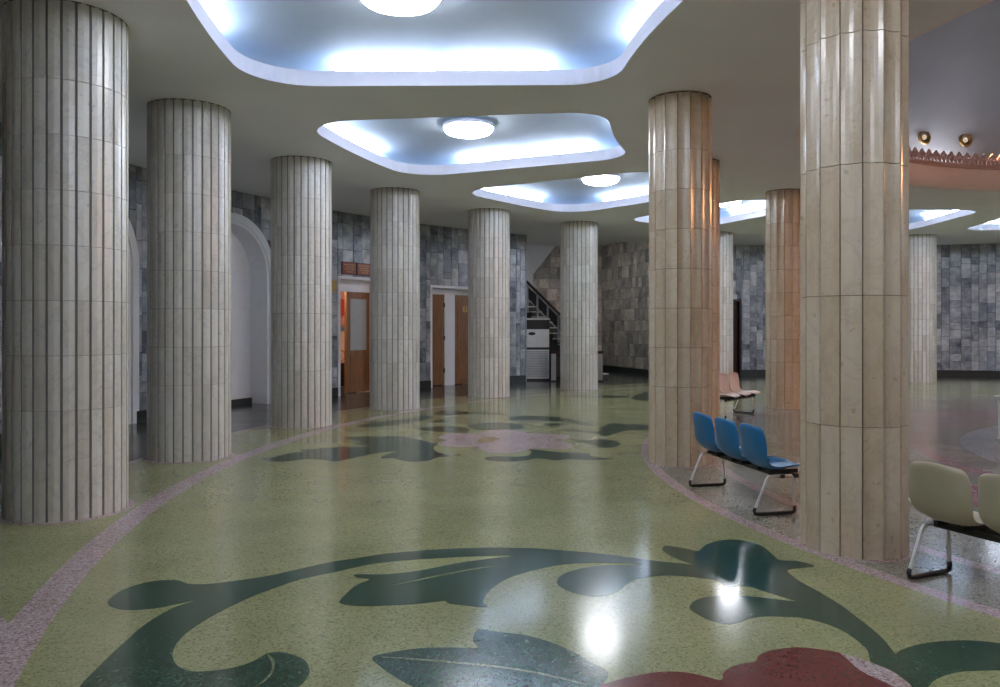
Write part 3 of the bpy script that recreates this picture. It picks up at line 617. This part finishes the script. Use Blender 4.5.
wall_rest.data.materials.clear(); wall_rest.data.materials.append(MATS['white_plaster'])
GAPS = [(126, 152), (228, 274), (328, 375), (415, 472), (506, 526), (592, 652), (729, 770), (933, 1004)]
unit = MB().box(-.5, .5, 0, 1, 0, 1)
def tile_mesh(mat):
    """unit tile: x along the wall, y into it (0 = face), z up; front edges eased"""
    m = MB(); e = 0.03
    m.hexa([(-.5, .3, 0), (.5, .3, 0), (.5, 1, 0), (-.5, 1, 0), (-.5, .3, 1), (.5, .3, 1), (.5, 1, 1), (-.5, 1, 1)])
    b = len(m.v)
    m.v += [(-.5+e, 0, e*.5), (.5-e, 0, e*.5), (.5-e, 0, 1-e*.5), (-.5+e, 0, 1-e*.5)]
    m.f.remove((b-8+0, b-8+1, b-8+5, b-8+4))
    m.f += [(b, b+1, b+2, b+3), (b-8, b-7, b+1, b), (b-7, b-3, b+2, b+1), (b-3, b-4, b+3, b+2), (b-4, b-8, b, b+3)]
    return m.mesh('marble_tile', mat)
TILE = {k: tile_mesh(k) for k in ('wall_marble', 'stair_marble')}
def place_tiles(parent, spec, mat):
    """spec: list of (matrix, visible). Tiles the photograph shows become parts, the rest one joined part"""
    rest = MB(); src = TILE[mat]; n = 0
    for M, vis in spec:
        if vis and n < 300:
            o = link('marble_tile', src, parent); o.matrix_world = M; n += 1
        else:
            b = len(rest.v); rest.v += [tuple(M @ v.co) for v in src.vertices]
            rest.f += [tuple(b+i for i in p.vertices) for p in src.polygons]
    if rest.v: rest.build('marble_tiles', mat, parent, kind='stuff')
def seen(v):
    px, py = pix(v)
    return v[1] > 1 and -4 < py < 690 and any(a <= px <= b for a, b in GAPS)
def arc_tiles(parent, t0, t1, seed, z0=0.2):
    r = random.Random(seed); spec = []; th = t0
    while th < t1-0.05:
        w = r.choice((0.15, 0.19, 0.24, 0.29, 0.34, 0.22)); dth = math.degrees(w/RW)
        if th+dth > t1: dth = t1-th; w = rad(dth)*RW
        for edge in [e for d in (D1, D2, D3) for e in d] + [c+s*math.degrees(hw/RW) for c, hw, sp in ARCH for s in (-1, 1)]:
            if th < edge-0.02 < th+dth: dth = edge-th; w = rad(dth)*RW
        z = z0; zb = max(z_open(th+dth*k/8) for k in range(1, 8))
        if zb > 0: z = zb+0.004
        c = th+dth/2
        while z < HC-0.01:
            h = r.choice((0.18, 0.24, 0.3, 0.38, 0.48, 0.62))
            if z+h > HC-0.12: h = HC-z
            if w > 0.03:
                v = P(RW, c, z+h/2)
                M = Matrix.Translation(P(RW-r.uniform(0, .004), c, z)) @ Matrix.Rotation(rad(c-90), 4, 'Z') @ Matrix.Diagonal((w-0.006, 0.03, h-0.006, 1))
                spec.append((M, seen(v)))
            z += h
        th += dth
    place_tiles(parent, spec, 'wall_marble')
arc_tiles(wall_left, T_STAIR0, 176.0, 3)
arc_tiles(wall_back, 66.0, T_STAIR1, 5)
# baseboards
def base_arc(name, label, spans):
    m = MB()
    for a, b in spans: m.slab(RW-0.025, RW+0.02, a, b, 0, 0.2, max(1, int((b-a)/1.5)))
    return struct(name, label, 'baseboard', m.mesh(name, 'dark_base'))
aw = math.degrees(1.15/RW)
base_arc('baseboard_left', 'dark stone baseboard along the left tiled wall', [(T_STAIR0, D2[0]), (D2[1], D1[0]), (D1[1], 156.9-aw), (156.9+aw, 168.9-aw), (168.9+aw, 200)])
base_arc('baseboard_back', 'dark stone baseboard along the wall behind the rotunda', [(60, D3[0]), (D3[1], T_STAIR1)])

# ---------------------------------------------------------------- white arched niches
for i, (c, hw, sp) in enumerate(ARCH):
    a = thing('arched_niche', ['white arched niche at the left edge between the two nearest columns', 'white arched niche between second and third columns from the left'][i], 'niche', P(RW, c), rad(c-90), 'white arched niches in the left wall')
    a['kind'] = 'structure'
    def arch_path(w, n=20):
        return [(w, 0.0)]+[(w*math.cos(math.pi*k/n), sp+w*math.sin(math.pi*k/n)) for k in range(n+1)]+[(-w, 0.0)]
    def sweep(w0, w1, y0, y1):
        m = MB(); A, B = arch_path(w0), arch_path(w1)
        for (p, q), (s, t) in zip(zip(A, A[1:]), zip(B, B[1:])):
            m.hexa([(p[0], y0, p[1]), (q[0], y0, q[1]), (t[0], y0, t[1]), (s[0], y0, s[1]), (p[0], y1, p[1]), (q[0], y1, q[1]), (t[0], y1, t[1]), (s[0], y1, s[1])])
        return m
    sweep(hw-0.10, hw+0.06, -0.05, 0.03).build('archivolt', 'white_plaster', a)
    sweep(hw-0.16, hw-0.07, -0.02, 0.04).build('inner_moulding', 'white_plaster', a)
    sweep(hw-0.14, hw+0.0, 0.03, 0.45).build('reveal', 'white_plaster', a)
    bk = MB(); pth = arch_path(hw-0.02); n = len(bk.v)
    bk.v += [(x, 0.44, z) for x, z in pth]+[(x, 0.47, z) for x, z in pth]; k = len(pth)
    bk.f += [tuple(range(k)), tuple(range(k, 2*k))[::-1]]+[(q, (q+1) % k, (q+1) % k+k, q+k) for q in range(k)]
    bk.build('back_panel', 'white_plaster', a)
    MB().box(-hw+0.14, hw-0.14, 0.40, 0.44, 0, 0.12).build('niche_base', 'dark_base', a)

# ---------------------------------------------------------------- doors
def local(th, r=RW):
    return Matrix.Translation(P(r, th)) @ Matrix.Rotation(rad(th-90), 4, 'Z')
def door_set(name, label, span, top, depth):
    c = (span[0]+span[1])/2; hw = RW*math.sin(rad((span[1]-span[0])/2))
    o = struct(name, label, 'door'); o.matrix_world = local(c)
    f = MB(); w = 0.07
    f.box(-hw, -hw+w, -0.04, depth, 0, top).box(hw-w, hw, -0.04, depth, 0, top).box(-hw, hw, -0.04, depth, top-w, top)
    f.build('door_frame', 'white_plaster', o)
    return o, c, hw
def lx(px, c, depth):
    """x in the door's frame of the sight line of image column px at a depth behind the wall face"""
    M = local(c).inverted(); o = M @ Vector((0, 0, 1.6)); q = M @ Vector(((px-500)/F, 1, 1.6))
    d = q-o; t = (depth-o.y)/d.y
    return (o+d*t).x
def leaf(parent, x0, x1, y, z1, glass=False, knob=None):
    lf = MB().box(x0, x1, y, y+0.045, 0.02, z1)
    d = lf.build('door_leaf', 'oak_wood', parent)
    s = 0.11*min(1, (x1-x0)/0.6); m = MB()
    def fr(a, b, za, zb, t=0.022):
        m.box(a, b, y-0.014, y, za, za+t).box(a, b, y-0.014, y, zb-t, zb).box(a, a+t, y-0.014, y, za, zb).box(b-t, b, y-0.014, y, za, zb)
    a, b = x0+s, x1-s
    fr(a, b, 0.18, 0.92)
    if not glass: fr(a, b, 1.06, z1-0.15)
    m.build('panel_moulding', 'oak_wood', d)
    if glass: MB().box(a, b, y-0.006, y, 1.04, z1-0.17).build('frosted_pane', 'frosted_glass', d)
    if knob is not None:
        MB().box(knob-0.015, knob+0.015, y-0.05, y, 0.98, 1.12).build('door_handle', 'brass', d)
    return d
# the open office door
d1, c1, h1 = door_set('door_1', 'open oak door with frosted pane in a white frame under red plaques', D1, DOORH[0], 0.45)
MB().box(-h1+0.07, h1-0.07, 0.30, 0.36, 2.46, DOORH[0]-0.07).build('transom', 'white_plaster', d1)
xl = lx(346.5, c1, 0.33)
leaf(d1, xl, h1-0.07, 0.32, 2.46, True)
MB().box(xl-0.03, xl, 0.30, 0.37, 0, 2.46).build('door_post', 'oak_wood', d1)
# room behind
room = struct('wall_room', 'peach painted office seen through the open door', 'wall'); room.matrix_world = local(c1)
m = MB()
m.box(-h1-0.6, -h1-0.55, 0.31, 2.2, 0, 2.9).box(h1+1.4, h1+1.45, 0.31, 2.2, 0, 2.9).box(-h1-0.6, h1+1.45, 2.2, 2.25, 0, 2.9).box(-h1-0.6, h1+1.45, 0.31, 2.25, 2.9, 2.95)
m.build('room_wall', 'peach_wall', room)
po = MB().box(-0.55, 0.55, 0, 0.03, 0, 1.05).build('wall_poster', 'poster_pink'); po.matrix_world = local(c1) @ Matrix.Translation((lx(342.5, c1, 2.14), 2.165, 1.62))
tag(po, 'pink and red poster on the office wall behind the open door', 'poster')
MB().box(-0.55, 0.55, -0.012, 0, -0.12, 0.0).build('poster_band', 'poster_blue', po)
MB().lathe([(0.001, 0.0), (0.17, 0.0), (0.2, 0.25), (0.16, 0.42), (0.001, 0.46)], (-0.05, -0.012), 12).build('poster_figure', 'poster_red', po)
po.children[1].scale = (1, 0.03, 1); po.children[1].location = (0, -0.012, 0.3)
cb = thing('side_cabinet', 'low dark cabinet inside the office behind the open door', 'cabinet'); cb.matrix_world = local(c1) @ Matrix.Translation((lx(342.5, c1, 1.72), 1.72, 0))
MB().box(-0.5, 0.5, 0, 0.4, 0.05, 0.62).build('cabinet_body', 'dark_wood', cb); MB().box(-0.52, 0.52, -0.02, 0.42, 0.62, 0.65).build('cabinet_top', 'dark_wood', cb)
MB().box(-0.48, -0.01, -0.015, 0, 0.09, 0.58).build('cabinet_door', 'dark_wood', cb); MB().box(0.01, 0.48, -0.015, 0, 0.09, 0.58).build('cabinet_door', 'dark_wood', cb)
pl = MB().tube([(0.14*math.cos(k*math.pi/10), 0, 0.16+0.14*math.sin(k*math.pi/10)) for k in range(21)], 0.022, 8, False).build('gold_wreath', 'gold_paint'); pl.matrix_world = local(c1) @ Matrix.Translation((lx(342.5, c1, 1.8), 1.85, 0.69))
tag(pl, 'round gold ring ornament on the dark office cabinet', 'ornament')
ld = bpy.data.lights.new('office_lamp', 'POINT'); ld.energy = 20; ld.color = (1.0, 0.80, 0.62); ld.shadow_soft_size = 0.2
lo = link('office_lamp', ld); lo.matrix_world = local(c1) @ Matrix.Translation((-0.25, 0.85, 2.65))
# two red plaques over it
for k, (pa, pb) in enumerate(((341.8, 356.2), (356.8, 371.5))):
    xa, xb = lx(pa, c1, -0.03), lx(pb, c1, -0.03)
    p = thing('red_plaque', ('left' if k == 0 else 'right')+' one of two red lettered plaques above the open door', 'plaque', group='red plaques over the office door')
    p.matrix_world = local(c1) @ Matrix.Translation(((xa+xb)/2, -0.035, 2.84)); w = (xb-xa)/2
    MB().box(-w, w, 0, 0.03, 0, 0.30).build('plaque_frame', 'dark_wood', p)
    MB().box(-w+0.015, w-0.015, -0.006, 0, 0.015, 0.285).build('plaque_face', 'red_plaque', p)
    for q in range(4):
        ww = w*(0.75, 0.6, 0.7, 0.45)[q]; tl = MB()
        x = -ww
        rr_ = random.Random(q+5*k)
        while x < ww:
            l_ = rr_.uniform(.02, .06); tl.box(x, min(x+l_, ww), -0.008, -0.006, 0.225-q*0.055, 0.243-q*0.055); x += l_+0.018
        tl.build('lettering', 'gold_paint', p)
gp = MB().box(-0.09, 0.09, 0, 0.02, 0, 0.26).build('gold_plate', 'gold_paint'); cth = sight(332.8, RW)
gp.matrix_world = local(cth) @ Matrix.Translation((0, -0.025, 2.42)); tag(gp, 'small gold nameplate on the tiled wall left of the open door', 'nameplate')
# brown double door in a recess
d2, c2, h2 = door_set('door_2', 'pair of closed oak doors parted by a white panel in a recess', D2, DOORH[1], 0.5)
MB().box(-h2+0.07, h2-0.07, 0.40, 0.5, 2.5, DOORH[1]-0.07).build('transom', 'white_plaster', d2)
xs = [lx(p, c2, 0.42) for p in (433.0, 444.3, 454.3, 482.0)]
a_ = -h2+0.07
lfa = leaf(d2, a_, xs[1], 0.42, 2.5)
MB().box(xs[1], xs[2], 0.40, 0.48, 0, 2.5).build('white_panel', 'white_plaster', d2)
lfb = leaf(d2, xs[2], xs[3], 0.42, 2.5)
MB().box(xs[3], h2-0.07, 0.40, 0.48, 0, 2.5).build('white_panel', 'white_plaster', d2)
for z in (0.35, 1.25, 2.15): MB().box(xs[1]-0.03, xs[1]+0.005, 0.395, 0.425, z, z+0.12).build('hinge', 'dark_steel', lfa)
xn = lx(464.8, c2, 0.42)
MB().box(xn-0.07, xn+0.07, 0.405, 0.418, 2.03, 2.19).build('number_plate', 'gold_paint', lfb)
fc = bpy.data.curves.new('number', 'FONT'); fc.body = '3'; fc.size = 0.17; fc.align_x = 'CENTER'; fc.align_y = 'CENTER'; fc.extrude = 0.002
fo = bpy.data.objects.new('number', fc); COL.objects.link(fo); bpy.context.view_layer.update()
nm_ = bpy.data.meshes.new_from_object(fo); COL.objects.unlink(fo); bpy.data.objects.remove(fo)
nm_.materials.append(MATS['dark_wood']); no_ = link('number', nm_, lfb); no_.location = (xn, 0.402, 2.11); no_.rotation_euler = (rad(90), 0, 0)
# dark door behind the distant column
d3, c3, h3 = door_set('door_3', 'dark brown door half hidden by a distant white column', D3, DOORH[2], 0.2)
d3.children[0].data.materials.clear(); d3.children[0].data.materials.append(MATS['dark_wood'])
MB().box(-h3+0.07, h3-0.07, 0.10, 0.15, 0.02, DOORH[2]-0.07).build('door_leaf', 'dark_wood', d3)
MB().box(lx(733, c3, -.05), lx(737, c3, -.05), -0.07, -0.03, DOORH[2]+0.0, DOORH[2]+0.16).build('exit_lamp', 'appliance_white', d3)

# ---------------------------------------------------------------- stair recess
A0 = P(RW, T_STAIR1); A1 = P(21.6, T_STAIR1); B1 = Vector((-1.2, 28.9, 0)); B0 = P(RW, T_STAIR0)
def flat_wall(name, label, a, b, z1, mat='wall_mortar'):
    d = (b-a).normalized(); n = Vector((-d.y, d.x, 0))*0.2
    m = MB().hexa([a, b, b+n, a+n, a+Vector((0, 0, z1)), b+Vector((0, 0, z1)), b+n+Vector((0, 0, z1)), a+n+Vector((0, 0, z1))])
    return struct(name, label, 'wall', m.mesh(name, mat))
def flat_tiles(parent, a, b, z1, seed, hide=None):
    r = random.Random(seed); spec = []; d = (b-a); Ln = d.length; d.normalize(); ang = math.atan2(d.y, d.x); z = 0.2
    while z < z1-0.01:
        h = r.choice((0.36, 0.40, 0.44)); h = min(h, z1-z); x = 0
        while x < Ln-0.02:
            w = min(r.choice((0.22, 0.3, 0.38, 0.5)), Ln-x); c = a+d*(x+w/2)
            M = Matrix.Translation(Vector((c.x, c.y, z))+Vector((d.y, -d.x, 0))*0.025) @ Matrix.Rotation(ang, 4, 'Z') @ Matrix.Diagonal((w-0.006, 0.03, h-0.006, 1))
            v = Vector((c.x, c.y, z+h/2)); px, py = pix(v)
            spec.append((M, 524 < px < 562 or 594 < px < 652)); x += w
        z += h
    place_tiles(parent, spec, 'stair_marble')
    m = MB(); n = Vector((d.y, -d.x, 0))*0.04
    m.hexa([a, b, b+n, a+n]+[q+Vector((0, 0, 0.2)) for q in (a, b, b+n, a+n)])
    return m
ws = flat_wall('wall_stair_side', 'brown grey marble tiled side wall of the stair recess', A1, A0, 4.62)
m = flat_tiles(ws, A1, A0, 4.62, 11); struct('baseboard_stair_side', 'dark baseboard under the side wall of the stair recess', 'baseboard', m.mesh('baseboard_stair_side', 'dark_base'))
wb = flat_wall('wall_stair_back', 'brown grey marble tiled wall at the back of the stair recess', B1, A1, 4.62)
m = flat_tiles(wb, B1, A1, 4.62, 13); struct('baseboard_stair_back', 'dark baseboard under the back wall of the stair recess', 'baseboard', m.mesh('baseboard_stair_back', 'dark_base'))
flat_wall('wall_stair_left', 'plain wall on the left of the stair recess', B0+Vector((-.25, .35, 0)), B1, 4.62, 'white_plaster')
# white chamfered plaster piece high in the recess
def fp(px, y, zz): return ((px-500)/F*y, y, zz)
yb = 28.70
prof = [(515, 4.62), (556, 4.62), (533, 3.55), (533, 2.8), (515, 2.8)]
mm = MB(); k = len(prof)
mm.v += [fp(p, yb, z) for p, z in prof]+[(fp(p, yb, z)[0], yb+0.15, z) for p, z in prof]
mm.f += [tuple(range(k)), tuple(range(k, 2*k))[::-1]]+[(q, (q+1) % k, (q+1) % k+k, q+k) for q in range(k)]
struct('trim_2', 'white plaster bulkhead with a slanted edge above the stairs', 'bulkhead', mm.mesh('trim_2', 'white_plaster'))
# return pilaster closing the left wall at the recess
pm = MB().slab(RW-0.03, RW+0.35, T_STAIR0-0.06, T_STAIR0, 0.0, HC)
struct('trim_3', 'marble end face of the wall beside the stairs', 'wall end', pm.mesh('trim_3', 'wall_marble'))
# flight of stairs rising to the left
S0 = Vector((2.85, 23.7, 0)); SD = Vector((-0.60, 0.80, 0)); SN = Vector((0.80, 0.60, 0)); SW = 0.6
RISE, RUN, NS = 0.178, 0.268, 16
st = thing('staircase', 'staircase with dark handrail rising to the left behind the air conditioner', 'staircase', S0, math.atan2(SD.y, SD.x))
# local: x up the flight, -y to the right of it
for i in range(NS):
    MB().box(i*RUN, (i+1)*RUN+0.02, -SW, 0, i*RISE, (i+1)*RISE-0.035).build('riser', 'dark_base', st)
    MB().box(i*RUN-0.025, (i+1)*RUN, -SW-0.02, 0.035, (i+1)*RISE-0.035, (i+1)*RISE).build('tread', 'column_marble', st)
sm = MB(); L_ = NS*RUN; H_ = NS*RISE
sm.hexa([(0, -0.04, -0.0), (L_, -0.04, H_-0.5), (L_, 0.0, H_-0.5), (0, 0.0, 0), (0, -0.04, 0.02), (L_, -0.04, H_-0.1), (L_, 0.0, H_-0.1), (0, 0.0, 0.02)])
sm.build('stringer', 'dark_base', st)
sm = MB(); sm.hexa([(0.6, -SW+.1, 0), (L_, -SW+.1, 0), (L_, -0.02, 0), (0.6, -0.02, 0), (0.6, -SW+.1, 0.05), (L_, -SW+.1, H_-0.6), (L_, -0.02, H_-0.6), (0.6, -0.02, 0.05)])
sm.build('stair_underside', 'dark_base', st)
hr = st
sl = RISE/RUN
def rz(x): return 0.12+x*sl
MB().tube([(-0.1, -0.02, rz(-0.1)+0.86), (L_, -0.02, rz(L_)+0.86)], 0.04, 8).build('handrail', 'dark_wood', hr)
MB().tube([(-0.1, -0.02, rz(-0.1)+0.78), (L_, -0.02, rz(L_)+0.78)], 0.018, 6).build('upper_rail', 'grey_steel', hr)
MB().tube([(-0.1, -0.02, rz(-0.1)+0.30), (L_, -0.02, rz(L_)+0.30)], 0.018, 6).build('lower_rail', 'grey_steel', hr)
for i in range(9):
    x = 0.05+i*0.53
    MB().box(x-0.035, x+0.035, -0.04, 0.0, rz(x)-0.1, rz(x)+0.84).build('baluster', 'grey_steel', hr)
    if i < 8:
        x2 = x+0.53
        MB().hexa([(x+0.06, -0.03, rz(x+.06)+0.36), (x2-0.06, -0.03, rz(x2-.06)+0.36), (x2-0.06, -0.01, rz(x2-.06)+0.36), (x+0.06, -0.01, rz(x+.06)+0.36),
                   (x+0.06, -0.03, rz(x+.06)+0.72), (x2-0.06, -0.03, rz(x2-.06)+0.72), (x2-0.06, -0.01, rz(x2-.06)+0.72), (x+0.06, -0.01, rz(x+.06)+0.72)]).build('railing_panel', 'dark_steel', hr)
# low barrier in front of the stairs
lb = thing('low_barrier', 'low dark topped barrier on grey posts behind the sixth column', 'barrier', (0, 0, 0))
for px in (553.5, 600.0):
    x = (px-500)/F*23.0
    MB().box(x-0.07, x+0.07, 22.93, 23.07, 0, 0.82).build('post', 'grey_steel', lb)
    MB().box(x-0.09, x+0.09, 22.91, 23.09, 0.0, 0.04).build('post_foot', 'dark_steel', lb)
x0, x1 = (549-500)/F*23, (603-500)/F*23
MB().box(x0, x1, 22.94, 23.06, 0.82, 0.90).build('top_rail', 'dark_wood', lb)
MB().box(x0+.1, x1-.12, 22.985, 23.015, 0.15, 0.70).build('barrier_panel', 'dark_steel', lb)
# dark plinth cabinet and the air conditioner before it
y0 = 23.3
ac = thing('air_conditioner', 'white floor standing air conditioner beside the marble wall end', 'air conditioner', ((536-500)/F*y0, y0, 0))
w = 13.2/F*y0
MB().box(-w, w, 0, 0.38, 0.0, 0.06).build('plinth', 'dark_steel', ac)
MB().box(-w, w, 0, 0.38, 0.06, 0.93).build('lower_cabinet', 'appliance_white', ac)
MB().box(-w+.02, w-.02, 0.02, 0.38, 0.93, 1.0).build('air_gap', 'black_rubber', ac)
up = MB().box(-w, w, 0, 0.38, 1.0, 1.54).build('upper_cabinet', 'appliance_white', ac)
MB().lathe([(0.11, -0.005), (0.10, 0.005), (0.001, 0.006)], (0, 0), 16).build('badge', 'black_rubber', up)
b_ = up.children[0]; b_.rotation_euler = (rad(90), 0, 0); b_.scale = (1, 0.45, 1); b_.location = (-0.12, -0.004, 1.41)
for k in range(3):
    xa = -w+0.04+k*(2*w-0.08)/3
    g = MB().box(xa+0.01, xa+(2*w-0.08)/3-0.01, -0.006, 0, 0.12, 0.88).build('grille_panel', 'grille_grey', ac)
    gg = MB()
    for q in range(15): gg.box(xa+0.02, xa+(2*w-0.08)/3-0.02, -0.016, -0.006, 0.14+q*0.049, 0.165+q*0.049)
    s = gg.build('grille_slats', 'appliance_white', g); s['kind'] = 'stuff'
bx = thing('dark_box', 'black box with a pale top edge standing behind the air conditioner', 'box', ((536-500)/F*24.0, 24.0, 0))
w = 13.5/F*24
MB().box(-w, w, 0, 0.4, 0, 1.83).build('box_body', 'black_rubber', bx); MB().box(-w-.02, w+.02, -0.02, 0.4, 1.83, 1.88).build('box_top', 'appliance_white', bx)
# ---------------------------------------------------------------- rows of shell seats
def shell_mesh(mat):
    """moulded one piece shell: x forward, y across, z up, origin on the floor below the seat centre"""
    prof = [(-0.278, 0.768, 0.155), (-0.287, 0.752, 0.188), (-0.283, 0.71, 0.206), (-0.264, 0.62, 0.213), (-0.243, 0.54, 0.217), (-0.222, 0.47, 0.215), (-0.19, 0.415, 0.208), (-0.145, 0.385, 0.203),
            (-0.08, 0.378, 0.203), (0.0, 0.385, 0.207), (0.09, 0.398, 0.21), (0.16, 0.408, 0.206), (0.205, 0.405, 0.19), (0.228, 0.39, 0.155)]
    n = 12; m = MB()
    for i, (x, z, w) in enumerate(prof):
        for k in range(n+1):
            u = -1+2*k/n
            back = max(0, min(1, (z-0.42)/0.2))
            rim = abs(u)**3
            dx = 0.055*rim*back; dz = 0.04*rim*(1-back)*(1 if x < 0.15 else 0.4)
            top = 0.02*abs(u)**2 if i < 2 else 0
            m.v.append((x+dx, u*w, z+dz-top))
    for i in range(len(prof)-1):
        for k in range(n):
            a = i*(n+1)+k; m.f.append((a, a+1, a+n+2, a+n+1))
    return m.mesh('seat_shell', mat, True)
def seat_row(loc, facing, count, label, mat, first=0):
    t = thing('shell_seat_row', label, 'seat row', loc, facing, 'rows of moulded shell seats')
    pitch = 0.46; me = shell_mesh(mat); L = (count-1)*pitch
    for i in range(count):
        y = L/2-i*pitch
        o = link('seat_shell', me, t); o.location = (0, y, 0)
        s = o.modifiers.new('thickness', 'SOLIDIFY'); s.thickness = 0.009; s.offset = 0
        b = o.modifiers.new('smooth', 'SUBSURF'); b.levels = 1; b.render_levels = 1
        MB().box(-0.13, 0.15, y-0.10, y-0.07, 0.345, 0.375).box(-0.13, 0.15, y+0.07, y+0.10, 0.345, 0.375).build('seat_bracket', 'dark_steel', t)
    MB().box(-0.055, -0.015, -L/2-0.17, L/2+0.17, 0.315, 0.345).build('beam', 'dark_steel', t)
    MB().box(0.075, 0.115, -L/2-0.17, L/2+0.17, 0.315, 0.345).build('beam', 'dark_steel', t)
    for y in (L/2+0.15, -L/2-0.15):
        pts = [(0.14, 0.335), (0.155, 0.32), (0.165, 0.18), (0.175, 0.05), (0.165, 0.022), (0.14, 0.016), (-0.17, 0.016), (-0.2, 0.022), (-0.205, 0.05), (-0.15, 0.17), (-0.09, 0.31), (-0.07, 0.33), (-0.03, 0.335), (0.14, 0.335)]
        lg = MB().tube([(x-0.085, y, z) for x, z in pts], 0.0115, 8).build('leg', 'white_enamel', t, True)
        sp = [(0.172, 0.075), (0.175, 0.05), (0.165, 0.022), (0.14, 0.016), (-0.17, 0.016), (-0.2, 0.022), (-0.207, 0.05), (-0.196, 0.072)]
        MB().tube([(x-0.085, y, z) for x, z in sp], 0.0155, 8).build('foot_sleeve', 'black_rubber', lg, True)
    return t
seat_row((2.31, 7.24, 0), rad(12), 3, 'row of three blue moulded seats behind the nearest inner column', 'blue_plastic')
seat_row((3.10, 4.48, 0), rad(24), 3, 'row of beige moulded seats at the right edge of the picture', 'beige_plastic')
seat_row((4.22, 13.95, 0), rad(-40), 3, 'distant row of pale rose moulded seats between inner columns', 'rose_plastic')
# small table at the right edge
tb = thing('round_table', 'pale round table just showing at the right edge on the grey disc', 'table', (7.23, 10.9, 0))
MB().lathe([(0.001, 0.60), (0.26, 0.60), (0.27, 0.615), (0.26, 0.63), (0.001, 0.63)], (0, 0), 32).build('table_top', 'grey_steel', tb)
MB().lathe([(0.001, 0.60), (0.21, 0.60), (0.21, 0.03), (0.001, 0.03)], (0, 0), 28).build('drum', 'appliance_white', tb)
MB().lathe([(0.001, 0.0), (0.23, 0.0), (0.23, 0.03), (0.001, 0.03)], (0, 0), 28).build('foot', 'grey_steel', tb)
